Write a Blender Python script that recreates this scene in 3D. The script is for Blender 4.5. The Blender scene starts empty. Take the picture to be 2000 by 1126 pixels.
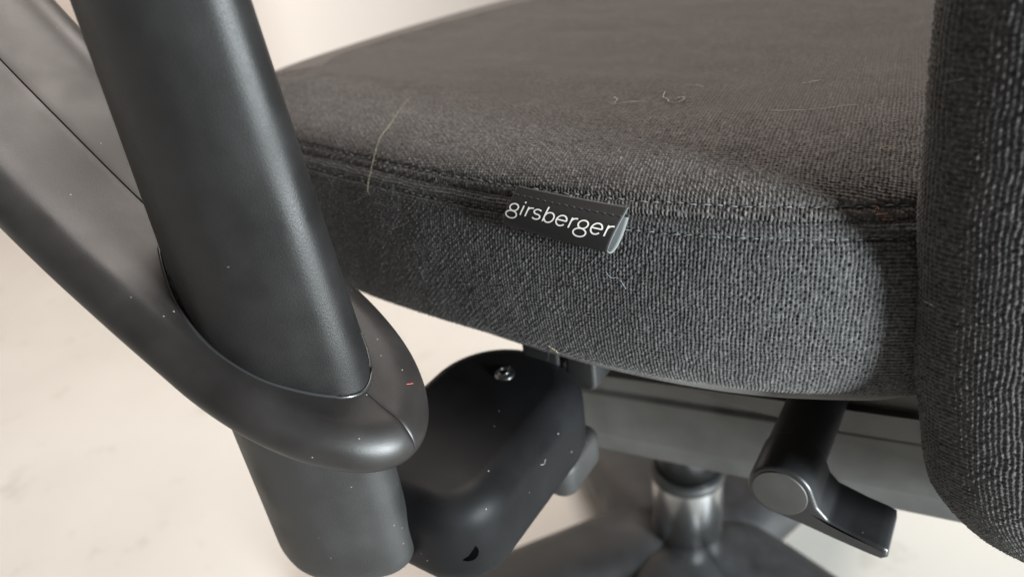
import bpy, math, random
import numpy as np
from mathutils import Vector, Matrix
random.seed(7); RNG = np.random.default_rng(11)
sc = bpy.context.scene
COL = sc.collection
PI = math.pi

# ------------------------------------------------------------------ camera
# chair space: +X = chair rear, +Y = into the chair, +Z = up, metres
CAM_LOC = Vector((0.0227, -0.208, 0.5955))
cam_d = bpy.data.cameras.new('camera'); cam = bpy.data.objects.new('camera', cam_d); COL.objects.link(cam)
fwd = Vector((-0.521, 0.695, -0.496)).normalized()
right = Vector((0.834, 0.538, -0.122)); right = (right - fwd * right.dot(fwd)).normalized()
upv = right.cross(fwd)
cam.matrix_world = Matrix((( right.x, upv.x, -fwd.x, CAM_LOC.x), (right.y, upv.y, -fwd.y, CAM_LOC.y),
                           (right.z, upv.z, -fwd.z, CAM_LOC.z), (0, 0, 0, 1)))
cam_d.sensor_width = 36; cam_d.lens = 36 * 1400 / 2000
cam_d.clip_start = 0.01; cam_d.clip_end = 50
cam_d.dof.use_dof = True; cam_d.dof.focus_distance = 0.235; cam_d.dof.aperture_fstop = 8.5
sc.camera = cam
sc.render.resolution_x = 1024; sc.render.resolution_y = 576

# ------------------------------------------------------------------ light
w = bpy.data.worlds.new('World'); sc.world = w; w.use_nodes = True
bg = w.node_tree.nodes['Background']; bg.inputs[0].default_value = (1.0, 0.90, 0.82, 1); bg.inputs[1].default_value = 0.17

def area(name, loc, target, size, power, col, size_y=None):
    d = bpy.data.lights.new(name, 'AREA'); d.energy = power; d.color = col; d.size = size
    if size_y: d.shape = 'RECTANGLE'; d.size_y = size_y
    o = bpy.data.objects.new(name, d); COL.objects.link(o); o.location = loc
    o.rotation_euler = (Vector(target) - Vector(loc)).to_track_quat('-Z', 'Y').to_euler()
    return o
area('window_light', (2.0, -0.36, 0.64), (-0.05, 0.0, 0.45), 0.30, 235, (0.88, 0.97, 1.0), 0.55)
area('overhead_area', (-0.7, 0.75, 2.3), (-0.4, 0.2, 0.0), 1.0, 54, (1.0, 0.91, 0.84), 1.0)
area('overhead_area', (-1.25, 1.5, 2.2), (-1.9, 1.2, 0.2), 1.0, 34, (1.0, 0.89, 0.81), 1.0)  # added fill lamp without a known source, brightens the far floor and wall

vs = sc.view_settings; vs.view_transform = 'Standard'; vs.look = 'None'; vs.exposure = 0.0; vs.gamma = 1.0

# ------------------------------------------------------------------ materials
def nt(name):
    m = bpy.data.materials.new(name); m.use_nodes = True
    t = m.node_tree; return m, t, t.nodes['Principled BSDF']
def nd(t, typ, **kw):
    n = t.nodes.new(typ)
    for k, v in kw.items():
        if k in n.inputs: n.inputs[k].default_value = v
        else: setattr(n, k, v)
    return n
def ramp(t, fac, stops):
    r = t.nodes.new('ShaderNodeValToRGB'); e = r.color_ramp.elements
    while len(e) < len(stops): e.new(0.5)
    for i, (p, c) in enumerate(stops):
        e[i].position = p; e[i].color = (*c, 1) if len(c) == 3 else c
    t.links.new(fac, r.inputs[0]); return r.outputs[0]
def mixc(t, fac, a, b):
    m = t.nodes.new('ShaderNodeMix'); m.data_type = 'RGBA'
    for s, v in ((m.inputs[0], fac), (m.inputs[6], a), (m.inputs[7], b)):
        if hasattr(v, 'links'): t.links.new(v, s)
        else: s.default_value = v if not isinstance(v, tuple) else (*v, 1)
    return m.outputs[2]

def plastic(name, col, rough, grain=2200, bump=0.15, specks=0.0, var=0.25, scratch=0.0, spec=0.5):
    m, t, p = nt(name)
    tc = nd(t, 'ShaderNodeTexCoord')
    n1 = nd(t, 'ShaderNodeTexNoise', Scale=grain, Detail=2.0); t.links.new(tc.outputs['Object'], n1.inputs['Vector'])
    n2 = nd(t, 'ShaderNodeTexNoise', Scale=45.0, Detail=5.0); t.links.new(tc.outputs['Object'], n2.inputs['Vector'])
    b = nd(t, 'ShaderNodeBump', Strength=bump, Distance=0.0002); t.links.new(n1.outputs[0], b.inputs['Height'])
    t.links.new(b.outputs[0], p.inputs['Normal'])
    lo = tuple(c * (1 - var) for c in col); hi = tuple(c * (1 + var) for c in col)
    c = ramp(t, n2.outputs[0], [(0.3, lo), (0.7, hi)])
    if specks:
        v = nd(t, 'ShaderNodeTexVoronoi', Scale=230.0); t.links.new(tc.outputs['Object'], v.inputs['Vector'])
        n3 = nd(t, 'ShaderNodeTexNoise', Scale=60.0, Detail=2.0); t.links.new(tc.outputs['Object'], n3.inputs['Vector'])
        s1 = nd(t, 'ShaderNodeMath', operation='LESS_THAN'); t.links.new(v.outputs['Distance'], s1.inputs[0]); s1.inputs[1].default_value = 0.055
        s2 = nd(t, 'ShaderNodeMath', operation='GREATER_THAN'); t.links.new(n3.outputs[0], s2.inputs[0]); s2.inputs[1].default_value = 0.56
        s3 = nd(t, 'ShaderNodeMath', operation='MULTIPLY'); t.links.new(s1.outputs[0], s3.inputs[0]); t.links.new(s2.outputs[0], s3.inputs[1])
        s4 = nd(t, 'ShaderNodeMath', operation='MULTIPLY'); t.links.new(s3.outputs[0], s4.inputs[0]); s4.inputs[1].default_value = specks
        c = mixc(t, s4.outputs[0], c, (0.35, 0.33, 0.30))
    t.links.new(c, p.inputs['Base Color'])
    r = t.nodes.new('ShaderNodeMapRange'); t.links.new(n2.outputs[0], r.inputs[0])
    r.inputs[1].default_value = 0.3; r.inputs[2].default_value = 0.7
    r.inputs[3].default_value = rough - 0.08; r.inputs[4].default_value = rough + 0.10
    t.links.new(r.outputs[0], p.inputs['Roughness'])
    p.inputs['Specular IOR Level'].default_value = spec
    return m

def weave_height(t, uvname):
    """plain-weave relief from a UV map counted in yarns"""
    uv = nd(t, 'ShaderNodeUVMap', uv_map=uvname)
    nz = nd(t, 'ShaderNodeTexNoise', Scale=0.12, Detail=2.0); t.links.new(uv.outputs[0], nz.inputs['Vector'])
    va = nd(t, 'ShaderNodeVectorMath', operation='SCALE'); t.links.new(nz.outputs['Color'], va.inputs[0]); va.inputs['Scale'].default_value = 1.2
    vb = nd(t, 'ShaderNodeVectorMath', operation='ADD'); t.links.new(uv.outputs[0], vb.inputs[0]); t.links.new(va.outputs[0], vb.inputs[1])
    sx = nd(t, 'ShaderNodeSeparateXYZ'); t.links.new(vb.outputs[0], sx.inputs[0])
    def M(op, a, b=None):
        n = nd(t, 'ShaderNodeMath', operation=op)
        for i, v in enumerate((a, b)):
            if v is None: continue
            if hasattr(v, 'links'): t.links.new(v, n.inputs[i])
            else: n.inputs[i].default_value = v
        return n.outputs[0]
    U, V = sx.outputs[0], sx.outputs[1]
    su = M('SINE', M('MULTIPLY', U, PI)); sv = M('SINE', M('MULTIPLY', V, PI))
    prod = M('MULTIPLY', su, sv)
    a = M('ABSOLUTE', su); b = M('ABSOLUTE', sv)
    over = M('GREATER_THAN', prod, 0.0)
    h1 = M('MULTIPLY', M('POWER', a, 0.6), M('POWER', b, 0.35)); h2 = M('MULTIPLY', M('POWER', b, 0.6), M('POWER', a, 0.35))
    return M('ADD', M('MULTIPLY', over, h1), M('MULTIPLY', M('SUBTRACT', 1.0, over), M('MULTIPLY', h2, 0.75))), vb.outputs[0]

def fabric(name, col, uvname='yarn', weave=0.0, masked=False):
    m, t, p = nt(name)
    tc = nd(t, 'ShaderNodeTexCoord')
    fib = nd(t, 'ShaderNodeTexNoise', Scale=3200.0, Detail=3.0); t.links.new(tc.outputs['Object'], fib.inputs['Vector'])
    cl = nd(t, 'ShaderNodeTexNoise', Scale=55.0, Detail=4.0); t.links.new(tc.outputs['Object'], cl.inputs['Vector'])
    h, cell = weave_height(t, uvname)
    wn = nd(t, 'ShaderNodeTexNoise', Scale=700.0, Detail=2.0); t.links.new(tc.outputs['Object'], wn.inputs['Vector'])
    lo = tuple(c * 0.4 for c in col); hi = tuple(c * 2.0 for c in col)
    c1 = ramp(t, wn.outputs[0], [(0.3, lo), (0.5, col), (0.72, hi)])
    c2 = ramp(t, fib.outputs[0], [(0.3, (0.55,) * 3), (0.7, (1.45,) * 3)])
    mm = nd(t, 'ShaderNodeMix', data_type='RGBA', blend_type='MULTIPLY'); mm.inputs[0].default_value = 1.0
    t.links.new(c1, mm.inputs[6]); t.links.new(c2, mm.inputs[7])
    c3 = ramp(t, cl.outputs[0], [(0.3, (0.85,) * 3), (0.75, (1.2,) * 3)])
    mm2 = nd(t, 'ShaderNodeMix', data_type='RGBA', blend_type='MULTIPLY'); mm2.inputs[0].default_value = 1.0
    t.links.new(mm.outputs[2], mm2.inputs[6]); t.links.new(c3, mm2.inputs[7])
    t.links.new(mm2.outputs[2], p.inputs['Base Color'])
    b1 = nd(t, 'ShaderNodeBump', Strength=0.5, Distance=0.00015); t.links.new(fib.outputs[0], b1.inputs['Height'])
    last = b1
    if weave:
        b2 = nd(t, 'ShaderNodeBump', Strength=weave, Distance=0.0007); t.links.new(h, b2.inputs['Height'])
        t.links.new(b1.outputs[0], b2.inputs['Normal'])
        if masked:
            mk = nd(t, 'ShaderNodeUVMap', uv_map='mask'); sx = nd(t, 'ShaderNodeSeparateXYZ'); t.links.new(mk.outputs[0], sx.inputs[0])
            mu = nd(t, 'ShaderNodeMath', operation='MULTIPLY'); t.links.new(sx.outputs[0], mu.inputs[0]); mu.inputs[1].default_value = weave
            t.links.new(mu.outputs[0], b2.inputs['Strength'])
        last = b2
    t.links.new(last.outputs[0], p.inputs['Normal'])
    p.inputs['Roughness'].default_value = 0.75; p.inputs['Specular IOR Level'].default_value = 0.22
    p.inputs['Sheen Weight'].default_value = 0.22; p.inputs['Sheen Roughness'].default_value = 0.45
    p.inputs['Sheen Tint'].default_value = (1, 0.95, 0.9, 1)
    return m

def simple(name, col, rough=0.5, metal=0.0, spec=0.5):
    m, t, p = nt(name); p.inputs['Base Color'].default_value = (*col, 1); p.inputs['Roughness'].default_value = rough
    p.inputs['Metallic'].default_value = metal; p.inputs['Specular IOR Level'].default_value = spec
    return m

M_post = plastic('black_moulded_plastic', (0.009, 0.0085, 0.0085), 0.44, 3000, 0.5, specks=0.6, spec=0.25)
M_band = plastic('black_soft_plastic', (0.013, 0.0115, 0.011), 0.40, 2600, 0.2, specks=0.5, spec=0.27)
M_socket = plastic('black_grained_plastic', (0.017, 0.0165, 0.0165), 0.5, 3000, 0.6, specks=0.3, spec=0.34)
M_bar = plastic('black_smooth_paint', (0.006, 0.006, 0.0065), 0.46, 3000, 0.08, specks=0.9, spec=0.09)
M_house = plastic('dark_grey_cast_housing', (0.068, 0.068, 0.066), 0.38, 1500, 0.3)
M_lever = plastic('black_lever_plastic', (0.014, 0.014, 0.015), 0.36, 2400, 0.2, specks=0.6)
M_cap = plastic('grey_cap_plastic', (0.045, 0.043, 0.041), 0.5, 2400, 0.2)
M_base = plastic('black_base_plastic', (0.016, 0.016, 0.017), 0.5, 1500, 0.3)
M_chrome = simple('chrome', (0.46, 0.46, 0.46), 0.27, 1.0)
M_steel = simple('screw_steel', (0.12, 0.12, 0.12), 0.3, 1.0)
M_dark = simple('dark_rubber', (0.012, 0.012, 0.012), 0.5)
M_pan = plastic('grey_underside_felt', (0.10, 0.095, 0.09), 0.8, 1200, 0.8)
M_fab_side = fabric('charcoal_wool_side', (0.033, 0.0325, 0.033))
M_fab_top = fabric('charcoal_wool_top', (0.047, 0.043, 0.041), weave=0.8, masked=True)
M_fab_back = fabric('charcoal_wool_back', (0.031, 0.031, 0.031))
M_thread = simple('grey_thread', (0.10, 0.098, 0.094), 0.85)
M_fuzz = simple('wool_fuzz', (0.085, 0.085, 0.087), 0.8)
M_print = simple('silver_print', (0.62, 0.60, 0.57), 0.5)

def floor_mat():
    m, t, p = nt('pale_worn_floor')
    tc = nd(t, 'ShaderNodeTexCoord')
    n1 = nd(t, 'ShaderNodeTexNoise', Scale=2.2, Detail=6.0, Roughness=0.6); t.links.new(tc.outputs['Object'], n1.inputs['Vector'])
    n2 = nd(t, 'ShaderNodeTexNoise', Scale=14.0, Detail=5.0, Roughness=0.65); t.links.new(tc.outputs['Object'], n2.inputs['Vector'])
    c1 = ramp(t, n1.outputs[0], [(0.35, (0.38, 0.36, 0.33)), (0.65, (0.42, 0.40, 0.37))])
    c2 = ramp(t, n2.outputs[0], [(0.27, (0.74, 0.72, 0.68)), (0.40, (1, 1, 1))])
    mm = nd(t, 'ShaderNodeMix', data_type='RGBA', blend_type='MULTIPLY'); mm.inputs[0].default_value = 0.8
    t.links.new(c1, mm.inputs[6]); t.links.new(c2, mm.inputs[7]); t.links.new(mm.outputs[2], p.inputs['Base Color'])
    p.inputs['Roughness'].default_value = 0.55
    return m
M_floor = floor_mat()
M_wall = simple('pale_wall_paint', (0.54, 0.485, 0.445), 0.8)

def tag_mat():
    m, t, p = nt('black_satin_ribbon')
    uv = nd(t, 'ShaderNodeUVMap', uv_map='uv')
    wv = nd(t, 'ShaderNodeTexWave', Scale=55.0, Distortion=1.0); wv.bands_direction = 'DIAGONAL'; t.links.new(uv.outputs[0], wv.inputs['Vector'])
    b = nd(t, 'ShaderNodeBump', Strength=0.25, Distance=0.00005); t.links.new(wv.outputs[0], b.inputs['Height']); t.links.new(b.outputs[0], p.inputs['Normal'])
    g = nd(t, 'ShaderNodeNewGeometry')
    p.inputs['Base Color'].default_value = (0.012, 0.011, 0.011, 1)
    p.inputs['Roughness'].default_value = 0.55; p.inputs['Specular IOR Level'].default_value = 0.3
    return m
M_tag = tag_mat()
M_tag_in = simple('pale_ribbon_reverse', (0.11, 0.115, 0.115), 0.8)

# ------------------------------------------------------------------ mesh helpers
def mesh_np(name, co, quads, mat, parent=None, uvs=None, smooth=True, tris=None):
    me = bpy.data.meshes.new(name)
    co = np.asarray(co, np.float32).reshape(-1, 3); quads = np.asarray(quads, np.int32).reshape(-1, 4)
    nq = len(quads); nt_ = 0 if tris is None else len(tris)
    me.vertices.add(len(co)); me.vertices.foreach_set('co', co.ravel())
    li = quads.ravel() if not nt_ else np.concatenate([quads.ravel(), np.asarray(tris, np.int32).ravel()])
    me.loops.add(len(li)); me.loops.foreach_set('vertex_index', li)
    me.polygons.add(nq + nt_)
    ls = np.arange(nq) * 4
    if nt_: ls = np.concatenate([ls, nq * 4 + np.arange(nt_) * 3])
    me.polygons.foreach_set('loop_start', ls.astype(np.int32))
    me.update(calc_edges=True)
    if uvs:
        for k, v in uvs.items():
            l = me.uv_layers.new(name=k); l.data.foreach_set('uv', np.asarray(v, np.float32)[li].ravel())
    me.polygons.foreach_set('use_smooth', np.full(nq + nt_, smooth))
    me.materials.append(mat); me.validate()
    return link(name, me, parent)
def link(name, me, parent=None):
    o = bpy.data.objects.new(name, me); COL.objects.link(o)
    if parent: o.parent = parent
    return o
def grid_quads(nr, nc, wrap=False):
    i = np.arange(nr - 1)[:, None]; j = np.arange(nc if wrap else nc - 1)[None, :]
    j2 = (j + 1) % nc
    return np.stack([i * nc + j, i * nc + j2, (i + 1) * nc + j2, (i + 1) * nc + j], -1).reshape(-1, 4)
def rings(name, rr, mat, parent=None, cap0=True, cap1=True, smooth=True):
    """rr: list of rings (n,3), closed loops, lofted; ends closed with a fan"""
    rr = np.asarray(rr, float); nr, nc = rr.shape[:2]
    co = list(rr.reshape(-1, 3)); q = grid_quads(nr, nc, True); tr = []
    for flag, r in ((cap0, 0), (cap1, nr - 1)):
        if flag:
            k = len(co); co.append(rr[r].mean(0))
            for j in range(nc):
                a, b = r * nc + j, r * nc + (j + 1) % nc
                tr.append((a, b, k) if r else (b, a, k))
    return mesh_np(name, co, q, mat, parent, tris=tr if tr else None, smooth=smooth)
def inset(outl, d):
    o = np.asarray(outl, float); a = np.roll(o, 1, 0); b = np.roll(o, -1, 0)
    t = b - a; t /= np.linalg.norm(t, axis=1)[:, None] + 1e-12
    n = np.stack([t[:, 1], -t[:, 0]], 1)        # outward for CCW
    return o - n * d
def extrude_round(name, outl, h0, h1, r, fn, mat, parent=None, r0=None, steps=6):
    """outl CCW in 2D, extruded h0..h1 with rounded rims; fn maps (a,b,h)->xyz arrays"""
    r0 = r if r0 is None else r0; R = []
    for k in range(steps + 1):
        th = PI / 2 * k / steps
        R.append((inset(outl, r0 * (1 - math.sin(th))), h0 + r0 * (1 - math.cos(th))))
    for k in range(steps + 1):
        th = PI / 2 * k / steps
        R.append((inset(outl, r * (1 - math.cos(th))), h1 - r * (1 - math.sin(th))))
    rr = [fn(o[:, 0], o[:, 1], np.full(len(o), h)) for o, h in R]
    return rings(name, rr, mat, parent)
def stadium(x0, x1, y0, y1, rad, n=10):
    pts = []
    for cx, cy, a0 in ((x1 - rad[1], y1 - rad[1], 0), (x0 + rad[2], y1 - rad[2], 90), (x0 + rad[3], y0 + rad[3], 180), (x1 - rad[0], y0 + rad[0], 270)):
        r = {0: rad[1], 90: rad[2], 180: rad[3], 270: rad[0]}[a0]
        for k in range(n + 1):
            a = math.radians(a0 + 90 * k / n); pts.append((cx + r * math.cos(a), cy + r * math.sin(a)))
    return np.array(pts)
def densify(o, step):
    out = []
    for a, b in zip(o, np.roll(o, -1, 0)):
        n = max(1, int(np.linalg.norm(b - a) / step))
        for k in range(n): out.append(a + (b - a) * k / n)
    return np.array(out)
def tube(name, pts, rad, mat, parent=None, n=6, flat=1.0):
    P = [Vector(p) for p in pts]; rr = []
    for i, p in enumerate(P):
        t = (P[min(i + 1, len(P) - 1)] - P[max(i - 1, 0)]).normalized()
        a = t.orthogonal().normalized(); b = t.cross(a)
        r = rad if not hasattr(rad, '__len__') else rad[i]
        rr.append([p + (a * math.cos(2 * PI * k / n) + b * math.sin(2 * PI * k / n)) * r for k in range(n)])
    return rings(name, np.array([[tuple(v) for v in r] for r in rr]), mat, parent)
def empty(name, loc=(0, 0, 0)):
    o = bpy.data.objects.new(name, None); COL.objects.link(o); o.location = loc; o.empty_display_size = 0.05; return o
def tag(o, label, cat, group=None):
    o['label'] = label; o['category'] = cat
    if group: o['group'] = group
_vn = {}
def vnoise(x, y, seed):
    if seed not in _vn: _vn[seed] = np.random.default_rng(seed).random((256, 256))
    g = _vn[seed]; xi = np.floor(x).astype(int); yi = np.floor(y).astype(int); fx = x - xi; fy = y - yi
    fx = fx * fx * (3 - 2 * fx); fy = fy * fy * (3 - 2 * fy)
    a = g[xi % 256, yi % 256]; b = g[(xi + 1) % 256, yi % 256]; c = g[xi % 256, (yi + 1) % 256]; d = g[(xi + 1) % 256, (yi + 1) % 256]
    return (a * (1 - fx) + b * fx) * (1 - fy) + (c * (1 - fx) + d * fx) * fy - 0.5
def weave(u, v):
    """relief of a plain weave, yarn units, about 0..1"""
    u = u + 0.55 * vnoise(u / 5.1, v / 4.3, 1) + 0.25 * vnoise(u / 1.7, v / 1.9, 2)
    v = v + 0.55 * vnoise(u / 4.7, v / 5.3, 3) + 0.25 * vnoise(u / 1.6, v / 1.8, 4)
    su = np.sin(PI * u); sv = np.sin(PI * v); a = np.abs(su); b = np.abs(sv)
    over = su * sv > 0
    h = np.where(over, 0.88 * a ** 0.65 * b ** 0.9, 1.05 * b ** 0.65 * a ** 0.8)
    cell = RNGW[np.floor(u).astype(int) % 512, np.floor(v).astype(int) % 512]
    return h * (0.75 + 0.5 * cell) + 0.35 * vnoise(u * 3.1, v * 3.3, 5)
RNGW = np.random.default_rng(5).random((512, 512))
def catmull_closed(P, n):
    P = np.asarray(P, float); out = []
    for i in range(len(P)):
        p0, p1, p2, p3 = P[i - 1], P[i], P[(i + 1) % len(P)], P[(i + 2) % len(P)]
        t = np.linspace(0, 1, n, endpoint=False)[:, None]
        out.append(0.5 * (2 * p1 + (p2 - p0) * t + (2 * p0 - 5 * p1 + 4 * p2 - p3) * t * t + (3 * p1 - p0 - 3 * p2 + p3) * t ** 3))
    return np.concatenate(out)
def catmull_open(P, n):
    P = np.asarray(P, float); P = np.vstack([2 * P[0] - P[1], P, 2 * P[-1] - P[-2]]); out = []
    for i in range(1, len(P) - 2):
        p0, p1, p2, p3 = P[i - 1:i + 3]
        t = np.linspace(0, 1, n, endpoint=False)[:, None]
        out.append(0.5 * (2 * p1 + (p2 - p0) * t + (2 * p0 - 5 * p1 + 4 * p2 - p3) * t * t + (3 * p1 - p0 - 3 * p2 + p3) * t ** 3))
    out.append(P[-2][None]); return np.concatenate(out)
def arclen(P):
    return np.concatenate([[0], np.cumsum(np.linalg.norm(np.diff(P, axis=0), axis=1))])

FLOOR_Z = -0.05
# ------------------------------------------------------------------ setting
def sheet(name, co, mat):
    o = mesh_np(name, co, [[0, 1, 2, 3]], mat); o['kind'] = 'structure'; return o
sheet('floor', [(-2.15, -3, FLOOR_Z), (4, -3, FLOOR_Z), (4, 4, FLOOR_Z), (-2.15, 4, FLOOR_Z)], M_floor)
sheet('wall', [(-2.15, -3, FLOOR_Z), (-2.15, 4, FLOOR_Z), (-2.15, 4, 2.4), (-2.15, -3, 2.4)], M_wall)

# ------------------------------------------------------------------ the chair
chair = empty('office_chair', (-0.14, 0.215, FLOOR_Z))
chair_inv = Matrix.Translation(-chair.location)
tag(chair, 'black upholstered swivel office chair with loop armrest and brand ribbon on its seat', 'chair')
def adopt(o, parent=chair):
    o.parent = parent
    if parent is chair: o.matrix_parent_inverse = chair_inv
    return o

# --- seat plan
SY = 0.225
loop = [(0.058, SY), (0.056, 0.12), (0.046, 0.058), (0.024, 0.021), (-0.010, 0.003), (-0.050, -0.0075), (-0.10, -0.0115), (-0.16, -0.0085),
        (-0.22, 0.000), (-0.28, 0.011), (-0.345, 0.030), (-0.400, 0.070), (-0.426, 0.135), (-0.413, SY), (-0.384, 0.300), (-0.340, 0.380),
        (-0.295, 0.430), (-0.23, 0.456), (-0.15, 0.465), (-0.06, 0.460), (0.0, 0.448), (0.038, 0.420), (0.054, 0.37), (0.058, 0.30)]
fine = catmull_closed(loop, 300)                       # runs rear -> left side -> front -> right side
fs = arclen(np.vstack([fine, fine[:1]])); LTOT = fs[-1]
i0 = 300 * 2; i1 = 300 * 11                            # visible stretch of the outline
s_dense = np.arange(fs[i0], fs[i1], 0.00028); s_rest = np.arange(fs[i1], LTOT + fs[i0], 0.004)
S = np.concatenate([s_dense, s_rest]); ND = len(s_dense)
def plan(s):
    s = np.mod(s, LTOT); x = np.interp(s, fs, np.append(fine[:, 0], fine[0, 0])); y = np.interp(s, fs, np.append(fine[:, 1], fine[0, 1])); return np.stack([x, y], -1)
def plan_n(s):
    t = plan(s + 0.004) - plan(s - 0.004); t /= np.linalg.norm(t, axis=-1)[..., None]
    return np.stack([t[..., 1], -t[..., 0]], -1)*(-1)
if (plan_n(fs[300 * 6]) @ np.array([0, -1])) < 0:
    _pn = plan_n; plan_n = lambda s: -_pn(s)
def s_at_x(x):
    k = np.arange(300 * 1, 300 * 12); return np.interp(-x, -fine[k, 0], fs[k])
def dropz(x, y):
    f = np.clip((-0.27 - x) / 0.14, 0, None)
    return -0.010 * f ** 2
PITCH = 0.00128
AMP = 0.00058
# --- side panel (border)
prof = catmull_open([(-0.0018, 0.4938), (0.0008, 0.4915), (0.0030, 0.4865), (0.0052, 0.478), (0.0062, 0.465), (0.0058, 0.450), (0.0036, 0.438),
                     (-0.0008, 0.4295), (-0.0070, 0.4250), (-0.016, 0.4232), (-0.024, 0.4228)], 60)
pa = arclen(prof); VA = np.arange(0, pa[-1], 0.00027)
pd = np.interp(VA, pa, prof[:, 0]); pz = np.interp(VA, pa, prof[:, 1])
tn = np.gradient(np.stack([pd, pz], 1), axis=0); tn /= np.linalg.norm(tn, axis=1)[:, None]
nd_, nz_ = -tn[:, 1], tn[:, 0]
if nd_[len(nd_) // 2] < 0: nd_, nz_ = -nd_, -nz_
PL = plan(S); PN = plan_n(S)
def side_surface(Scol, Vrow, PL, PN, amp):
    u = Scol[None, :] / PITCH + 0 * Vrow[:, None]; v = Vrow[:, None] / PITCH + 0 * Scol[None, :]
    h = weave(u, v) * amp + 0.0006 * vnoise(u / 24, v / 18, 21) + 0.00025 * vnoise(u / 9, v / 8, 22)
    # stitched edge: shallow tuck under each stitch row
    h -= 0.0009 * np.exp(-((Vrow[:, None] - 0.0058) / 0.0009) ** 2)
    off = np.interp(Vrow, VA, pd)[:, None] + np.interp(Vrow, VA, nd_)[:, None] * h
    zz = np.interp(Vrow, VA, pz)[:, None] + np.interp(Vrow, VA, nz_)[:, None] * h
    xy = PL[None] + PN[None] * off[..., None]
    zz = zz + dropz(PL[:, 0], np.full(len(PL), -1.0))[None]
    kx = np.clip((-0.13 - PL[:, 0]) / 0.11, 0, 1); zz = zz - 0.0055 * (kx * kx * (3 - 2 * kx))[None] * np.clip(Vrow / 0.07, 0, 1)[:, None]
    return np.dstack([xy, zz[..., None]]), np.stack([u, v], -1)
co, uv = side_surface(S, VA, PL, PN, AMP)
# split: dense stretch in full relief, remainder coarse
Vc = np.linspace(0, VA[-1], 40)
d_co, d_uv = co[:, :ND], uv[:, :ND]
r_idx = np.concatenate([[ND - 1], np.arange(ND, len(S)), [0]])
r_co, r_uv = side_surface(np.concatenate([[S[ND - 1]], S[ND:], [S[0] + LTOT]]), Vc, PL[r_idx], PN[r_idx], 0.0)
nq1 = grid_quads(*d_co.shape[:2]); nq2 = grid_quads(*r_co.shape[:2]) + d_co.shape[0] * d_co.shape[1]
border = mesh_np('seat_border', np.vstack([d_co.reshape(-1, 3), r_co.reshape(-1, 3)]), np.vstack([nq1, nq2]), M_fab_side,
                 uvs={'yarn': np.vstack([d_uv.reshape(-1, 2), r_uv.reshape(-1, 2)])})
adopt(border)

# --- top panel
tp = catmull_open([(-0.0018, 0.4938), (-0.0024, 0.4966), (-0.0048, 0.5003), (-0.0105, 0.5040), (-0.019, 0.5066), (-0.030, 0.5084), (-0.050, 0.5103), (-0.078, 0.5117), (-0.115, 0.5124), (-0.170, 0.5126), (-0.26, 0.5126)], 60)
ta = arclen(tp)
DEEP = 0.078
TA = np.concatenate([np.arange(0, 0.034, 0.00028), np.arange(0.034, DEEP, 0.00036)])
td = np.interp(TA, ta, tp[:, 0]); tz = np.interp(TA, ta, tp[:, 1])
tt = np.gradient(np.stack([td, tz], 1), axis=0); tt /= np.linalg.norm(tt, axis=1)[:, None]
tnd, tnz = tt[:, 1], -tt[:, 0]
if tnz[-1] < 0: tnd, tnz = -tnd, -tnz
CEN = np.array([-0.17, SY])
def top_uv(P2, arc):
    return np.stack([P2[..., 0] / PITCH + 0.12 * P2[..., 1] / PITCH, (P2[..., 1]) / PITCH - 0.10 * P2[..., 0] / PITCH + np.minimum(arc, 0.02) / PITCH * 0.35], -1)
def inward(PL, PN, d):
    """plan positions d (negative) inside the outline: along the normal first, then towards the middle"""
    e = PL + PN * -0.020; g = CEN - e; L = np.linalg.norm(g, axis=-1, keepdims=True)
    near = np.maximum(d, -0.020)[:, None, None]; far = np.minimum(d + 0.020, 0)[:, None, None]
    return PL[None] + PN[None] * near + g[None] / L[None] * (-far)
def dishz(P2, D):
    k = np.clip((D - 0.02) / 0.10, 0, 1); k = k * k * (3 - 2 * k)
    wr = 0.0042 * vnoise(P2[..., 0] * 9 + P2[..., 1] * 26, P2[..., 0] * 13 - P2[..., 1] * 5, 41) + 0.0016 * vnoise(P2[..., 0] * 12 + P2[..., 1] * 55, P2[..., 0] * 20, 42)
    f = np.clip((-0.27 - P2[..., 0]) / 0.14, 0, None)
    return -0.010 * f ** 2 - k * 0.006 * np.clip(1 - ((P2[..., 1] - SY) / 0.19) ** 2, 0, 1) + wr * k
def top_block(PL, PN, TAr, relief):
    d_ = np.interp(TAr, ta, tp[:, 0]); z_ = np.interp(TAr, ta, tp[:, 1]); a_ = np.interp(TAr, TA, tnd); c_ = np.interp(TAr, TA, tnz)
    P2 = inward(PL, PN, d_); D = np.repeat(-d_[:, None], len(PL), 1)
    U = top_uv(P2, TAr[:, None]); fade = np.clip((DEEP - TAr) / 0.03, 0, 1)[:, None] * relief
    h = weave(U[..., 0], U[..., 1]) * AMP * fade + 0.0007 * vnoise(U[..., 0] / 20, U[..., 1] / 20, 31) * fade
    h = h - 0.0009 * np.exp(-((TAr[:, None] - 0.0044) / 0.0009) ** 2)
    P2 = P2 + PN[None] * (a_[:, None] * h)[..., None]
    z = z_[:, None] + c_[:, None] * h + dishz(P2, D)
    return np.dstack([P2, z[..., None]]), U, np.repeat(1 - fade, len(PL), 1)
b_co, b_uv, b_mk = top_block(PL[:ND], PN[:ND], TA, 1.0)
R_co, R_uv, R_mk = top_block(PL[r_idx], PN[r_idx], np.concatenate([np.linspace(0, 0.03, 30), np.linspace(0.032, TA[-1], 20)]), 0.0)
R_mk = R_mk * np.clip((R_co[..., 0] + 0.12) / 0.05, 0, 1)
sel = np.concatenate([np.arange(0, ND, 6), np.arange(ND, len(S), 1)])
E2 = inward(PL[sel], PN[sel], td[-1:])[0]
fr = np.linspace(0, 1, 130)
F2 = E2[None] * (1 - fr)[:, None, None] + CEN[None, None] * fr[:, None, None]
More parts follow.
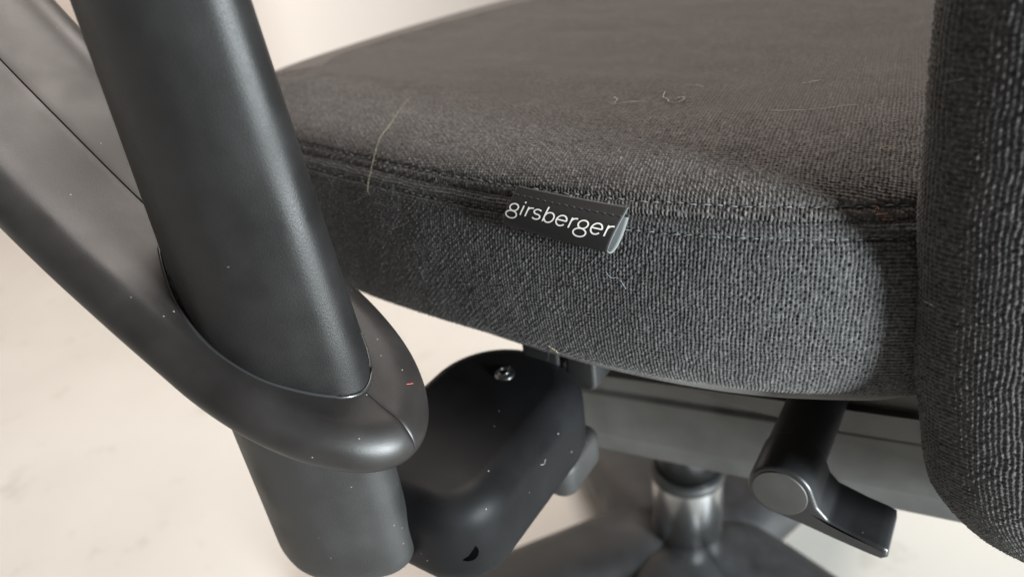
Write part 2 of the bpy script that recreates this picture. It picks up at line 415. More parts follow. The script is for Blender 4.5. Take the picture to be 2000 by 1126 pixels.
FD = 0.078 + np.linalg.norm(F2 - E2[None], axis=-1)
Fz = np.interp(FD, -tp[:, 0][::1], tp[:, 1]) + dishz(F2, FD)
F_co = np.dstack([F2, Fz[..., None]]); F_uv = top_uv(F2, np.full(F2.shape[:2], 0.02)); F_mk = np.ones(F_co.shape[:2])
parts = [(b_co, b_uv, b_mk, False), (F_co, F_uv, F_mk, True), (R_co, R_uv, R_mk, False)]
off = 0; Q = []; CO = []; UV = []; MK = []
for c_, u_, m_, wrp in parts:
    Q.append(grid_quads(c_.shape[0], c_.shape[1], wrp) + off); off += c_.shape[0] * c_.shape[1]
    CO.append(c_.reshape(-1, 3)); UV.append(u_.reshape(-1, 2)); MK.append(np.stack([m_.ravel(), m_.ravel()], 1))
top = mesh_np('seat_top', np.vstack(CO), np.vstack(Q), M_fab_top, uvs={'yarn': np.vstack(UV), 'mask': np.vstack(MK)})
adopt(top)
def top_z(x, y):
    """height of the seat cloth at a plan position"""
    d = np.linalg.norm(F_co[..., :2].reshape(-1, 2) - np.array([x, y]), axis=1); k = d.argmin()
    d2 = np.linalg.norm(b_co[::6, ::6, :2].reshape(-1, 2) - np.array([x, y]), axis=1); k2 = d2.argmin()
    return F_co.reshape(-1, 3)[k, 2] if d[k] < d2[k2] else b_co[::6, ::6].reshape(-1, 3)[k2, 2]
def side_pt(x, out, arc=None, z=None):
    """point on the side panel near chair position x, pushed outwards"""
    s = float(s_at_x(x)); p = plan(np.array(s)); n = plan_n(np.array(s))
    if arc is None: arc = np.interp(-z, -pz[:300], VA[:300])
    d = np.interp(arc, VA, pd); zz = np.interp(arc, VA, pz)
    a, b = np.interp(arc, VA, nd_), np.interp(arc, VA, nz_)
    q = p + n * (d + a * out)
    return Vector((q[0], q[1], zz + b * out))

# --- underside pan
PO = plan(np.linspace(0, LTOT, 260, endpoint=False))
PO = PO[::-1] if np.cross(PO[10] - PO[0], CEN - PO[0]) < 0 else PO
po = inset(PO, 0.016)
adopt(extrude_round('seat_pan', po, 0.4125, 0.4232, 0.003, lambda a, b, h: np.stack([a, b, h + dropz(a, np.full(len(a), -1.0))], 1), M_pan))

# --- stitches (shared mesh)
st = tube('stitch', [(-0.0017, 0, -0.0004), (-0.0009, 0, 0.0001), (0, 0, 0.0002), (0.0009, 0, 0.0001), (0.0017, 0, -0.0004)],
          [0.0001, 0.00019, 0.00021, 0.00019, 0.0001], M_thread, n=5)
st_me = st.data; bpy.data.objects.remove(st)
def stitch_row(get, s0, s1, step, parent):
    s = s0
    while s < s1:
        p = get(s); q = get(s + 0.0006); t = (q - p).normalized()
        n2 = plan_n(np.array(s)); up = Vector((n2[0], n2[1], 0.9)).normalized()
        b = up.cross(t).normalized(); up = t.cross(b)
        jit = random.uniform(-0.00012, 0.00012)
        o = link('stitch', st_me, parent)
        if parent.parent is chair: pass
        mw = Matrix(((t.x, b.x, up.x, p.x), (t.y, b.y, up.y, p.y), (t.z, b.z, up.z, p.z + jit), (0, 0, 0, 1)))
        o.matrix_parent_inverse = Matrix.Identity(4)
        o.matrix_basis = mw @ Matrix.Rotation(random.gauss(0, 0.09), 4, 'Z') @ Matrix.Diagonal((random.uniform(0.75, 1.1), random.uniform(0.8, 1.2), 1, 1)) @ Matrix.Translation((0, random.gauss(0, 0.00015), random.uniform(-0.0002, 0.00025)))
        s += step * random.uniform(0.94, 1.06)
def get_side(arc, out):
    def g(s):
        p = plan(np.array(s)); n = plan_n(np.array(s)); d = np.interp(arc, VA, pd) + np.interp(arc, VA, nd_) * out
        return Vector((p[0] + n[0] * d, p[1] + n[1] * d, np.interp(arc, VA, pz) + np.interp(arc, VA, nz_) * out + float(dropz(p[0], -1.0))))
    return g
def get_top(arc, out):
    def g(s):
        p = plan(np.array(s)); n = plan_n(np.array(s)); d = np.interp(arc, TA, td) + np.interp(arc, TA, tnd) * out
        return Vector((p[0] + n[0] * d, p[1] + n[1] * d, np.interp(arc, TA, tz) + np.interp(arc, TA, tnz) * out + float(dropz(p[0] + n[0] * d, -1.0))))
    return g
sA, sB = float(s_at_x(0.02)), float(s_at_x(-0.275))
sA, sB = min(sA, sB), max(sA, sB)
stitch_row(get_side(0.0058, -0.0002), sA, sB, 0.0041, border)
stitch_row(get_top(0.0044, -0.0002), sA, sB, 0.0041, top)

# --- ribbon label with printed word
TX0, TX1 = -0.1145, -0.0725
fold = catmull_open([(0.0002, 0.4962), (0.0018, 0.4945), (0.0044, 0.4918), (0.0070, 0.4882), (0.0082, 0.4850), (0.0076, 0.4828), (0.0056, 0.4820), (0.0030, 0.4838), (0.0012, 0.4875), (0.0006, 0.4925)], 12)
fa = arclen(fold)
def tag_pt(a, arc, out=0.0):
    """a: 0..1 along the ribbon, arc: metres down the front fold"""
    x = TX0 + (TX1 - TX0) * a - 0.30 * min(arc, fa[-1] - arc)
    s = float(s_at_x(x)); p = plan(np.array(s)); n = plan_n(np.array(s))
    o = np.interp(arc, fa, fold[:, 0]); z = np.interp(arc, fa, fold[:, 1])
    e = 1e-4; do = np.interp(arc + e, fa, fold[:, 0]) - np.interp(arc - e, fa, fold[:, 0]); dz = np.interp(arc + e, fa, fold[:, 1]) - np.interp(arc - e, fa, fold[:, 1])
    L = math.hypot(do, dz) + 1e-9; on, zn = -dz / L, do / L
    puff = 0.72 + 0.40 * a                               # gapes open towards the rear end
    return Vector((p[0] + n[0] * (o * puff + 0.0015 + on * out), p[1] + n[1] * (o * puff + 0.0015 + on * out), z + zn * out + 0.0014 + 0.0030 * (1 - a)))
na, nb = 40, 60
tco = np.array([[tuple(tag_pt(i / na, fa[-1] * j / nb)) for i in range(na + 1)] for j in range(nb + 1)])
tuv = np.array([[(i / na, j / nb) for i in range(na + 1)] for j in range(nb + 1)])
rib = mesh_np('brand_ribbon', tco, grid_quads(nb + 1, na + 1)[:, ::-1], M_tag, uvs={'uv': tuv.reshape(-1, 2)}); adopt(rib)
rib['label'] = 'black satin ribbon label printed girsberger'
sol = rib.modifiers.new('thick', 'SOLIDIFY'); sol.thickness = 0.0003; sol.offset = -1
rib.data.materials.append(M_tag_in); sol.material_offset = 1; sol.material_offset_rim = 1
def arc_pts(cx, cy, rx, ry, a0, a1, n=22):
    return [(cx + rx * math.cos(math.radians(a0 + (a1 - a0) * k / n)), cy + ry * math.sin(math.radians(a0 + (a1 - a0) * k / n))) for k in range(n + 1)]
def glyph(ch):
    if ch == 'g': return 1.12, [arc_pts(0.54, 0.60, 0.38, 0.38, 0, 360), arc_pts(0.52, -0.17, 0.50, 0.38, 0, 360)]
    if ch == 'i': return 0.46, [[(0.2, 0), (0.2, 0.5), (0.2, 1.0)], [(0.2, 1.28), (0.2, 1.44)]]
    if ch == 'r': return 0.66, [[(0.2, 0), (0.2, 0.5), (0.2, 1.0)], arc_pts(0.56, 0.60, 0.36, 0.38, 180, 78, 10)]
    if ch == 's': return 0.92, [arc_pts(0.43, 0.74, 0.31, 0.25, 35, 262, 14) + arc_pts(0.45, 0.25, 0.34, 0.25, 82, -145, 14)]
    if ch == 'b': return 1.14, [[(0.2, 0), (0.2, 0.7), (0.2, 1.48)], arc_pts(0.60, 0.49, 0.40, 0.49, 0, 360)]
    if ch == 'e': return 1.08, [[(0.12, 0.52), (0.5, 0.52), (0.92, 0.52)] + arc_pts(0.52, 0.49, 0.41, 0.50, 4, 322)]
strokes = []; penx = 0
for ch in 'girsberger':
    wdt, ss = glyph(ch)
    for s_ in ss: strokes.append([(x + penx, y) for x, y in s_])
    penx += wdt
UNIT = 0.0412 / penx; BASE = 0.0106; HS = 0.0036; SW = 0.125
def word_pt(x, y, out): return tag_pt(0.012 + x * UNIT / 0.0425, BASE - y * HS, out)
LC = []; LQ = []
for s_ in strokes:
    s2 = []
    for a, b in zip(s_[:-1], s_[1:]):
        m = max(1, int(math.hypot(b[0] - a[0], b[1] - a[1]) / 0.1))
        s2 += [(a[0] + (b[0] - a[0]) * k / m, a[1] + (b[1] - a[1]) * k / m) for k in range(m)]
    s2.append(s_[-1]); k0 = len(LC)
    for i, p in enumerate(s2):
        a = s2[max(i - 1, 0)]; b = s2[min(i + 1, len(s2) - 1)]
        if s_[0] == s_[-1] or (math.hypot(s_[0][0] - s_[-1][0], s_[0][1] - s_[-1][1]) < 1e-6):
            a = s2[i - 1] if i else s2[-2]; b = s2[i + 1] if i < len(s2) - 1 else s2[1]
        tx, ty = b[0] - a[0], b[1] - a[1]; l = math.hypot(tx, ty) + 1e-9; nx, ny = -ty / l * SW / 2, tx / l * SW / 2
        LC.append(tuple(word_pt(p[0] + nx, p[1] + ny, 0.00012))); LC.append(tuple(word_pt(p[0] - nx, p[1] - ny, 0.00012)))
        if i: LQ.append((k0 + 2 * i - 2, k0 + 2 * i - 1, k0 + 2 * i + 1, k0 + 2 * i))
lt = mesh_np('printed_lettering', LC, LQ, M_print, rib, smooth=False)
for k in range(15):                                      # sewing line across the ribbon
    a = (k + 0.5) / 15
    tube('stitch', [tag_pt(a - 0.022, 0.0034, 0.00005), tag_pt(a, 0.0034, 0.00022), tag_pt(a + 0.022, 0.0034, 0.00005)], 0.00013, M_dark, rib, n=5)

# --- backrest
BY0, BY1 = -0.004, 0.48
def back_x(z): return np.interp(z, [0.33, 0.36, 0.40, 0.45, 0.50, 0.56, 0.70, 0.95], [0.053, 0.040, 0.024, 0.0145, 0.0085, 0.0045, 0.0035, 0.02])
Zs = np.concatenate([np.arange(0.345, 0.62, 0.00038), np.linspace(0.62, 0.95, 40)])
nang_d = np.radians(np.concatenate([np.linspace(95, 300, 560)]))          # dense round the near edge, rest coarse
def back_section(z):
    bot = np.clip((z - 0.345) / 0.075, 0, 1); k = np.sqrt(1 - (1 - bot) ** 2) if np.isscalar(z) else np.sqrt(1 - (1 - bot) ** 2)
    return k
def sec_outline():
    """plan outline of the pad about its front-left: local x thickness, y width"""
    th = np.concatenate([np.linspace(180, 256, 100), np.linspace(256, 302, 200)[1:], np.linspace(302, 360, 70)[1:]])
    Rr = np.where(th < 256, 0.0125, np.where(th < 302, 0.068, 0.028)); a = np.radians(th)
    ds = np.gradient(a) * np.convolve(np.pad(Rr, 12, mode='edge'), np.ones(25) / 25, 'valid')
    px = np.cumsum(-np.sin(a) * ds); py = np.cumsum(np.cos(a) * ds)
    px -= px[0]; py += BY0 - py.min(); T = px[-1]; rx, ry = T / 2, 0.045
    left = list(zip(px, py)); ye = py[-1]; ys = py[0]
    rightp = [(T / 2 + rx * math.cos(t), BY1 - ry + ry * math.sin(t)) for t in np.linspace(0, PI, 40)]
    rear = [(T, y) for y in np.linspace(ye, BY1 - ry, 200)[1:-1]]
    front = [(0, y) for y in np.linspace(BY1 - ry, ys, 120)[1:-1]]
    return np.array(left + rear + rightp + front)
SO = sec_outline(); nso = len(SO)
so_s = arclen(np.vstack([SO, SO[:1]]))[:-1]
t_ = np.roll(SO, -1, 0) - np.roll(SO, 1, 0); t_ /= np.linalg.norm(t_, axis=1)[:, None]; SN = np.stack([t_[:, 1], -t_[:, 0]], 1)
kz = back_section(Zs)[:, None]
rnd = 0.062 * (1 - kz)
U = so_s[None] / 0.00150 + 0 * Zs[:, None]; V = Zs[:, None] / 0.00150 + 0 * so_s[None]
hh = weave(U, V) * 0.00055 * (Zs[:, None] < 0.62) + 0.001 * vnoise(U / 20, V / 20, 55)
bx = np.clip(SO[:, 0][None], 0, 1); ycen = np.clip(SO[:, 1], BY0 + 0.10, BY1 - 0.10)[None]
bxl = 0.0375 + (SO[:, 0][None] - 0.0375) * np.clip(kz * 1.0 + 0.0, 0.02, 1) + SN[:, 0][None] * hh
byl = SO[:, 1][None] + (ycen - SO[:, 1][None]) * (1 - kz) * 0.7 + SN[:, 1][None] * hh
bco = np.dstack([bxl + back_x(Zs)[:, None], byl, np.repeat(Zs[:, None], nso, 1)])
back = mesh_np('backrest', bco, grid_quads(len(Zs), nso, True), M_fab_back, uvs={'yarn': np.stack([U, V], -1).reshape(-1, 2)}); adopt(back)

# --- armrest shell: two moulded halves meeting on a parting line
AY = -0.090
path = catmull_open([(-0.1095, 0.4462), (-0.128, 0.4585), (-0.148, 0.4700), (-0.170, 0.4825), (-0.195, 0.4975), (-0.221, 0.5150), (-0.250, 0.5385), (-0.277, 0.5615), (-0.310, 0.592), (-0.345, 0.628), (-0.375, 0.662)], 30)
pl = arclen(path)
def path_at(L):
    p = np.stack([np.interp(L, pl, path[:, 0]), np.interp(L, pl, path[:, 1])], -1)
    q = np.stack([np.interp(L + 0.003, pl, path[:, 0]), np.interp(L + 0.003, pl, path[:, 1])], -1); r = np.stack([np.interp(L - 0.003, pl, path[:, 0]), np.interp(L - 0.003, pl, path[:, 1])], -1)
    t = q - r; t /= np.linalg.norm(t, axis=-1)[..., None]
    n = np.stack([t[..., 1], -t[..., 0]], -1)
    n = np.where(n[..., 1:] < 0, -n, n); return p, n
WB, DB, TB, RB = 0.0352, 0.072, 0.0085, 0.0105
LMAX = pl[-1] - 0.004
def bw(L): return WB * np.sqrt(np.clip(1 - np.clip(1 - L / DB, 0, 1) ** 2.1, 0, 1)) * (1 + 0.10 * np.clip((L - DB) / 0.2, 0, 1))
oL = np.linspace(0, 1, 700) ** 2 * (LMAX + 0.05); oW = bw(oL); outl_pts = np.stack([oL, oW], 1)
def shell_half(sg):
    gl = np.linspace(0, 1, 170) ** 1.8 * LMAX; gl[0] = 1e-5
    gq = 1 - np.linspace(1, 0, 46) ** 1.9; gq = np.concatenate([[0, 0.004, 0.0105], gq[2:]])
    Lg = np.repeat(gl[:, None], len(gq), 1); Yg = bw(Lg) * gq[None]
    A = outl_pts[:-1:2]; Bp = outl_pts[2::2]; A = A[:len(Bp)]; AB = Bp - A
    PX = Lg[..., None] - A[:, 0]; PY = Yg[..., None] - A[:, 1]
    tq = np.clip((PX * AB[:, 0] + PY * AB[:, 1]) / ((AB ** 2).sum(1) + 1e-18), 0, 1)
    dist = np.min(np.hypot(PX - tq * AB[:, 0], PY - tq * AB[:, 1]), -1)
    dist[:, -1] = 0; dist[0] = 0
    q = np.clip(dist / RB, 0, 1); h = TB * np.sqrt(1 - (1 - q) ** 2.2)
    lip = 0.0006 * np.exp(-((dist - RB) / 0.004) ** 2)
    cb = 0.00022 * np.clip(1 - Yg / 0.00025, 0, 1) ** 2
    p, n = path_at(Lg)
    sides = []
    for s in (1, -1):
        hh = np.where(h > 0, s * np.maximum(h - cb, 0), 0) - TB + (lip if s > 0 else 0)
        xz = p + n * hh[..., None]
        sides.append(np.stack([xz[..., 0], np.full_like(Yg, AY) + sg * (Yg + 0.00007), xz[..., 1]], -1))
    a, b = sides; nr, nc = a.shape[:2]
    co = np.vstack([a.reshape(-1, 3), b.reshape(-1, 3)]); q1 = grid_quads(nr, nc); q2 = q1[:, ::-1] + nr * nc
    k = np.arange(nr - 1); wall = np.stack([k * nc, (k + 1) * nc, (k + 1) * nc + nr * nc, k * nc + nr * nc], -1)
    k = np.arange(nc - 1) + (nr - 1) * nc; endq = np.stack([k, k + 1, k + 1 + nr * nc, k + nr * nc], -1)
    o = mesh_np('armrest_shell', co, np.vstack([q1, q2, wall, endq]), M_band)
    return adopt(o)
shell_half(-1); shell_half(1)

# --- arm post: an oval tube standing on the shell, its lower housing below
PCX, PA, PB = -0.1690, 0.0385, 0.0232
_hw = [(-0.2075, 0.0), (-0.2045, 0.0065), (-0.196, 0.0128), (-0.183, 0.0192), (-0.168, 0.0225), (-0.153, 0.0203), (-0.1425, 0.0148), (-0.1352, 0.0090), (-0.1318, 0.0050), (-0.1303, 0.0)]
_lens = catmull_closed([(x, -y) for x, y in _hw] + [(x, y) for x, y in _hw[-2:0:-1]], 24) - np.array([PCX, 0])
_la = arclen(np.vstack([_lens, _lens[:1]]))
def oval(a, b, n=160):
    """lens-shaped post section scaled to half axes a, b"""
    t = np.linspace(0, _la[-1], n, endpoint=False); L2 = np.vstack([_lens, _lens[:1]])
    return np.stack([np.interp(t, _la, L2[:, 0]) * a / PA, np.interp(t, _la, L2[:, 1]) * b / PB], 1)
def shell_line(xrel):                                   # height of the shell's top along the post
    return np.interp(-(PCX + xrel), -path[:, 0], path[:, 1])
rr = []
zt = 0.66
for f in np.concatenate([[0], np.linspace(0.0, 1, 40)]):
    o = oval(PA, PB, 160); z0 = shell_line(o[:, 0]) - (0.004 if len(rr) == 0 else 0.0)
    zz = z0 * (1 - f) + zt * f; kk = 1 - 1.6 * np.clip(zz - 0.475, 0, 0.2)
    rr.append(np.stack([PCX + o[:, 0] * kk, AY + o[:, 1] * kk, zz], 1))
adopt(rings('arm_post', rr, M_post))
rr = []
oi = [(0.0, 0.0)] + [(0.011 * (1 - math.cos(a)), -0.011 * math.sin(a) ) for a in np.linspace(0, PI / 2, 10)]
for i, f in enumerate(np.linspace(0, 1, 14)):
    o = oval(PA - 0.0006, PB - 0.0006, 120); zb = 0.378 + 0.12 * o[:, 0]; z0 = shell_line(o[:, 0]) - 0.010
    rr.append(np.stack([PCX + o[:, 0], AY + o[:, 1], z0 * (1 - f) + zb * f], 1))
for ins, dz in oi[2:]:
    o = oval(PA - 0.0006, PB - 0.0006, 120); k = 1 - ins / PB
    rr.append(np.stack([PCX + o[:, 0] * (1 - ins / PA), AY + o[:, 1] * k, 0.378 + 0.12 * o[:, 0] * (1 - ins / PA) + dz], 1))
adopt(rings('arm_socket', rr, M_socket))

o = oval(PA + 0.0004, PB + 0.0004, 120); gz = shell_line(o[:, 0])  # added thin glossy ring, imitates the bright reflection line round the post foot
gk = [(PCX + x, AY + y, z + 0.0001) for (x, y), z in zip(o, gz)]
tube('post_rim_glint', gk + gk[:2], 0.0006, simple('rim_glint', (0.02, 0.02, 0.02), 0.2), None, n=8); adopt(bpy.data.objects['post_rim_glint'])

# --- cross bar from the socket to the seat
bo = densify(stadium(-0.177, -0.1045, -0.086, 0.0230, (0.024, 0.030, 0.036, 0.022), 14), 0.004)
bar = extrude_round('arm_bar', bo, 0.357, 0.4030, 0.0125, lambda a, b, h: np.stack([a, b, h], 1), M_bar, r0=0.016, steps=12); adopt(bar)
def dome(name, c, r, h, mat, parent, n=20, hole=True):
    rr = []
    for k in range(7):
        a = PI / 2 * k / 6; q = r * math.cos(a) if k < 6 else r * 0.5; z = h * math.sin(a) if k < 6 else h
        q = max(q, r * 0.5)
        rr.append([(c[0] + q * math.cos(2 * PI * j / n), c[1] + q * math.sin(2 * PI * j / n), c[2] + z) for j in range(n)])
    for q, z in ((r * 0.46, h * 0.95), (r * 0.44, h * 0.1)):
        rr.append([(c[0] + q * math.cos(2 * PI * j / n), c[1] + q * math.sin(2 * PI * j / n), c[2] + z) for j in range(n)])
    return rings(name, rr, mat, parent)
dome('screw', (-0.141, -0.004, 0.4023), 0.0050, 0.0026, M_steel, bar)
# screw recess low on the bar's outer end: black disc, shade as colour
tube('screw_hole_disc', [(-0.1170, -0.0715, 0.380), (-0.1116, -0.0787, 0.3815)], [0.0040, 0.0040], simple('recess_shade', (0.001, 0.001, 0.001), 1.0, 0.0, 0.0), bar, n=18)
# release wing under the bar
wo = densify(stadium(-0.132, -0.1085, -0.011, 0.024, (0.008,) * 4, 6), 0.004)
adopt(extrude_round('release_wing', wo, 0.342, 0.362, 0.005, lambda a, b, h: np.stack([a, b, h], 1), M_socket))
# carrier rails into the seat mechanism
for x0, x1, z0, z1 in ((-0.142, -0.122, 0.398, 0.4165), (-0.119, -0.104, 0.392, 0.4135)):
    ro = densify(stadium(x0, x1, z0, z1, (0.004,) * 4, 4), 0.004)
    adopt(extrude_round('carrier_rail', ro, 0.012, 0.14, 0.002, lambda a, b, h: np.stack([a, h, b], 1), M_dark))

# --- mechanism housing: long body tipped slightly up to the rear
def hz(x): return 0.15 * (x + 0.15)
hprof = [(0.076, 0.345), (0.082, 0.340), (0.083, 0.330), (0.0815, 0.3285), (0.0805, 0.3275), (0.078, 0.300), (0.0800, 0.286), (0.092, 0.279), (0.15, 0.276), (0.28, 0.276), (0.338, 0.279), (0.350, 0.286),
         (0.352, 0.300), (0.350, 0.3275), (0.347, 0.330), (0.346, 0.340), (0.34, 0.345), (0.215, 0.348)]
hp = np.array(hprof); xs = [-0.172, -0.171, -0.166, -0.158, -0.10, -0.05, 0.0, 0.05, 0.10, 0.16, 0.165]
sc_ = [0.90, 0.95, 0.985, 1, 1, 1, 1, 1, 1, 0.98, 0.93]
hc = np.array([0.215, 0.312])
rr = [np.stack([np.full(len(hp), x), hc[0] + (hp[:, 0] - hc[0]) * k, hc[1] + (hp[:, 1] - hc[1]) * k + hz(x)], 1) for x, k in zip(xs, sc_)]
house = adopt(rings('mechanism_housing', rr, M_house, smooth=False))
bv = house.modifiers.new('soft', 'BEVEL'); bv.width = 0.002; bv.segments = 3; bv.limit_method = 'ANGLE'; bv.angle_limit = 0.5
# upper carrier between housing and seat pan
ro = densify(stadium(-0.10, 0.12, 0.081, 0.35, (0.02,) * 4, 6), 0.01)
adopt(extrude_round('seat_carrier', ro, 0.345, 0.414, 0.004, lambda a, b, h: np.stack([a, b, h], 1), M_pan))

# --- adjustment lever: rod with disc end and flat paddle
lc = np.array([-0.0225, 0.3705]); LR = 0.0128
pts = [(lc[0] + LR * math.cos(a), lc[1] + LR * math.sin(a)) for a in np.radians(np.linspace(22, 255, 40))]
tail = [(-0.0115, 0.3565), (0.0, 0.3545), (0.012, 0.3528), (0.0165, 0.3525), (0.0185, 0.3545), (0.0180, 0.3580), (0.0150, 0.3592), (0.004, 0.3612), (-0.0035, 0.3632), (-0.0080, 0.3680)]
lo_ = densify(np.array(pts + tail), 0.0012)
lever = adopt(extrude_round('lever', lo_, 0.0095, 0.033, 0.0016, lambda a, b, h: np.stack([a, h, b], 1)[::1], M_lever))
ro = [(lc[0] + (LR - 0.0006) * math.cos(a), lc[1] + (LR - 0.0006) * math.sin(a)) for a in np.linspace(0, 2 * PI, 40, endpoint=False)]
adopt(extrude_round('lever_rod', np.array(ro), 0.020, 0.10, 0.001, lambda a, b, h: np.stack([a, h, b], 1), M_lever))
ro = [(lc[0] + 0.0108 * math.cos(a), lc[1] + 0.0108 * math.sin(a)) for a in np.linspace(0, 2 * PI, 40, endpoint=False)]
extrude_round('end_cap', np.array(ro), 0.0089, 0.0115, 0.0004, lambda a, b, h: np.stack([a, h, b], 1), M_cap, lever)

# --- gas column
HX, HY = -0.141, 0.218
def lathe(name, prof, mat, parent, n=48, c=(HX, HY)):
    return rings(name, [[(c[0] + r * math.cos(2 * PI * k / n), c[1] + r * math.sin(2 * PI * k / n), z) for k in range(n)] for r, z in prof], mat, parent)
col = adopt(lathe('gas_column', [(0.0295, 0.03), (0.0295, 0.147), (0.0290, 0.149), (0.026, 0.150)], M_chrome, None))
lathe('column_collar', [(0.0300, 0.1445), (0.0308, 0.1455), (0.0308, 0.1505), (0.0298, 0.1520), (0.0250, 0.1525), (0.0240, 0.150)], M_dark, col)
lathe('piston', [(0.0240, 0.10), (0.0240, 0.30)], simple('polished_steel', (0.42, 0.42, 0.42), 0.25, 1.0), col)
# --- star base
hub = adopt(lathe('base_hub', [(0.052, -0.012), (0.050, 0.02), (0.046, 0.045), (0.043, 0.060), (0.0365, 0.067), (0.0310, 0.065), (0.0300, 0.05)], M_base, None))
def leg_section(w, h, n=36):
    t = np.linspace(0, 2 * PI, n, endpoint=False); c, s = np.cos(t), np.sin(t)
    return np.sign(c) * np.abs(c) ** 0.75 * w, np.sign(s) * np.abs(s) ** 0.8 * h
for ang in (214, 286, 358, 70, 142):
    a = math.radians(ang); d = np.array([math.cos(a), math.sin(a)]); n_ = np.array([-d[1], d[0]]); rr = []
    for r, w_, h_, z in ((0.01, 0.046, 0.036, 0.047), (0.045, 0.045, 0.036, 0.046), (0.08, 0.043, 0.033, 0.040), (0.14, 0.037, 0.027, 0.026), (0.20, 0.031, 0.021, 0.012), (0.26, 0.024, 0.015, -0.002), (0.30, 0.022, 0.013, -0.006), (0.312, 0.016, 0.009, -0.007)):
        sx, sz = leg_section(w_, h_)
        rr.append([(HX + d[0] * r + n_[0] * p, HY + d[1] * r + n_[1] * p, z + q) for p, q in zip(sx, sz)])
    rings('leg', rr, M_base, hub)
    e = (HX + d[0] * 0.295, HY + d[1] * 0.295)
    for sg in (-1, 1):
        cx, cy = e[0] + n_[0] * 0.014 * sg, e[1] + n_[1] * 0.014 * sg; R = 0.0195; rw = []
        for wv, q in ((-0.009, 0.75), (-0.0085, 0.95), (-0.006, 1), (0.006, 1), (0.0085, 0.95), (0.009, 0.75)):
            rw.append([(cx + n_[0] * wv + d[0] * R * q * math.cos(t), cy + n_[1] * wv + d[1] * R * q * math.cos(t), FLOOR_Z + R - 0.0002 + R * q * math.sin(t)) for t in np.linspace(0, 2 * PI, 28, endpoint=False)])
        rings('caster_wheel', rw, M_dark, hub)

# --- wool fuzz standing off the cloth
def fuzz(name, base, nrm, count_len, parent):
    co = []; q = []
    for p, n, L in zip(base, nrm, count_len):
        v = np.array(n) + RNG.normal(0, 0.7, 3); v /= np.linalg.norm(v); s = np.cross(v, RNG.normal(0, 1, 3)); s /= np.linalg.norm(s); bend = RNG.normal(0, 0.6, 3)
        wd = 0.000022; k0 = len(co)
        for k in range(5):
            f = k / 4; c = np.array(p) + v * L * f + bend * L * f * f * 0.6; ww = wd * (1 - 0.7 * f)
            co.append(c + s * ww); co.append(c - s * ww)
            if k: q.append((k0 + 2 * k - 2, k0 + 2 * k - 1, k0 + 2 * k + 1, k0 + 2 * k))
    o = mesh_np(name, co, q, M_fuzz); o['kind'] = 'stuff'; return adopt(o, chair)
ii = RNG.integers(0, d_co.shape[0], 5200); jj = RNG.integers(0, ND, 5200)
bs = d_co[ii, jj]; nn = np.stack([PN[jj, 0] * nd_[ii], PN[jj, 1] * nd_[ii], nz_[ii]], 1)
fuzz('wool_fuzz', bs, nn, RNG.gamma(2.2, 0.0006, 5200), chair)
ii = RNG.integers(0, b_co.shape[0], 1500); jj = RNG.integers(0, ND, 1500)
fuzz('wool_fuzz', b_co[ii, jj], np.tile([0, -0.3, 1], (1500, 1)), RNG.gamma(2.0, 0.0005, 1500), chair)
zi = RNG.integers(0, 600, 1800); ji = RNG.integers(0, 240, 1800)
fuzz('wool_fuzz', bco[zi, ji], np.stack([SN[ji, 0], SN[ji, 1], 0 * SN[ji, 0]], 1), RNG.gamma(2.0, 0.0006, 1800), chair)

# ------------------------------------------------------------------ lint and hairs lying on the chair
M_lint = simple('pale_lint', (0.50, 0.48, 0.46), 0.8); M_hair = simple('blond_hair', (0.26, 0.21, 0.13), 0.6); M_red = simple('red_fibre', (0.45, 0.07, 0.06), 0.7)
M_rust = simple('reddish_fluff', (0.30, 0.12, 0.07), 0.8)
def on_top(pts, lift=0.0006): return [(x, y, top_z(x, y) + lift + random.uniform(0, 0.0004)) for x, y in pts]
def wavy(p, q, n, amp):
    p, q = np.array(p), np.array(q); d = q - p; nn = np.array([-d[1], d[0]]); nn = nn / np.linalg.norm(nn); out = []; ph = random.uniform(0, 6)
    for k in range(n + 1):
        f = k / n; out.append(p + d * f + nn * amp * math.sin(f * PI * 1.6 + ph) + nn * random.uniform(-amp, amp) * 0.3)
    return [tuple(v) for v in out]
def lint(pts, rad, mat, label, cat='lint', group=None):
    o = tube('lint_thread' if cat == 'lint' else 'hair', catmull_open([tuple(p) for p in pts], 4), rad, mat, n=5); tag(o, label, cat, group); return o
lint(on_top([(-0.111, 0.0585), (-0.108, 0.0555), (-0.1065, 0.050), (-0.1035, 0.0515), (-0.1015, 0.0535), (-0.0985, 0.0535), (-0.0955, 0.0555)]), 0.00012, M_lint, 'pale hooked lint thread on the seat above the ribbon label')
lint(on_top([(-0.092, 0.0665), (-0.0905, 0.0615), (-0.0875, 0.0585), (-0.0855, 0.0555), (-0.0822, 0.0575), (-0.0815, 0.0615), (-0.0838, 0.0625), (-0.0845, 0.0590)]), 0.00013, M_lint, 'curly pale lint thread with a small loop on the seat cloth')
lint(on_top([(-0.0875, 0.0775), (-0.083, 0.0790), (-0.0795, 0.0770)]), 0.0001, M_lint, 'short pale lint arc behind the curly thread on the seat')
lint(on_top(wavy((-0.046, 0.0525), (-0.019, 0.0640), 12, 0.0012)), 0.0001, M_lint, 'long thin pale thread lying across the seat near the backrest')
lint(on_top(wavy((-0.045, 0.094), (-0.038, 0.098), 6, 0.0008)), 0.00014, M_lint, 'tiny pale wavy lint in the middle of the seat cloth')
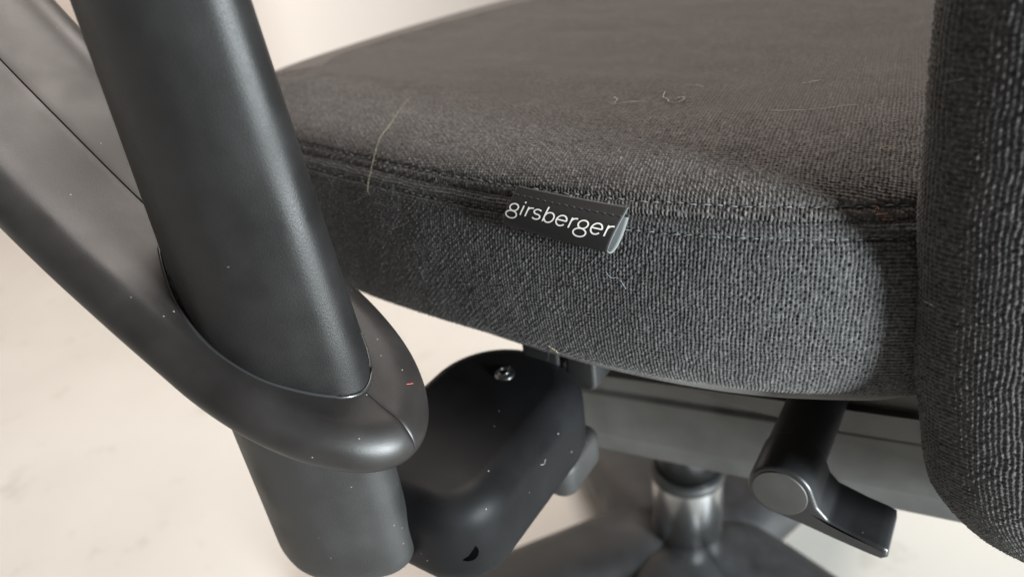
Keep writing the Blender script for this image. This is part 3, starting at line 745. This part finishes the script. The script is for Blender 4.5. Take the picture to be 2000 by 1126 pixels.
hp_ = [Vector((-0.2020, 0.034, top_z(-0.2020, 0.034) + 0.0045)), Vector((-0.1995, 0.024, top_z(-0.1995, 0.024) + 0.0030)), Vector((-0.1965, 0.013, top_z(-0.1965, 0.013) + 0.0022)), Vector((-0.1955, 0.004, top_z(-0.1955, 0.004) + 0.0022)), side_pt(-0.1955, 0.0012, arc=0.004), side_pt(-0.1960, 0.0009, arc=0.009), side_pt(-0.1945, 0.0008, arc=0.0105)]
lint(catmull_open([tuple(v) for v in hp_], 5), 0.00006, M_hair, 'long blond hair draped over the seat seam beside the armrest post', 'hair')
lint([side_pt(-0.1085 + 0.0025 * math.sin(k * 0.5), 0.0009, arc=0.062 + 0.0013 * k) for k in range(7)], 0.00010, M_hair, 'fine pale hair on the lower edge of the seat side', 'hair')
lint([side_pt(-0.0800 + 0.0009 * k, 0.0007 + 0.0003 * math.sin(k), arc=0.021 + 0.0006 * k + 0.0008 * math.sin(k * 0.9)) for k in range(9)], 0.00009, simple('blue_lint', (0.20, 0.22, 0.26), 0.8), 'bluish lint thread on the seat side below the ribbon label')
for k_, (x, y, lab) in enumerate([(-0.0025, 0.0085, 'reddish fluff caught in the seam beside the backrest'), (-0.006, 0.030, 'small tan crumb of fluff on the seat near the backrest')]):
    q = [(x + 0.0009 * math.cos(j * 1.1) + 0.0004 * j, y + 0.0007 * math.sin(j * 1.3)) for j in range(12)]
    lint(on_top(q, 0.0004), 0.00012, M_rust if k_ == 0 else M_hair, lab)
def on_shell(x, y, lift): return (x, AY + y, float(np.interp(-x, -path[:, 0], path[:, 1])) + lift)
lint([on_shell(-0.1245, 0.0105, 0.0004), on_shell(-0.1232, 0.0120, 0.0005), on_shell(-0.1222, 0.0140, 0.0004)], 0.0001, M_red, 'short red fibre on the armrest shell behind the post')
lint([(-0.1056, -0.0380, 0.3935), (-0.1047, -0.0365, 0.3915), (-0.1043, -0.0345, 0.3900), (-0.1044, -0.0325, 0.3902), (-0.1050, -0.0310, 0.3920)], 0.00005, M_lint, 'tiny white curl of lint on the black arm bar')
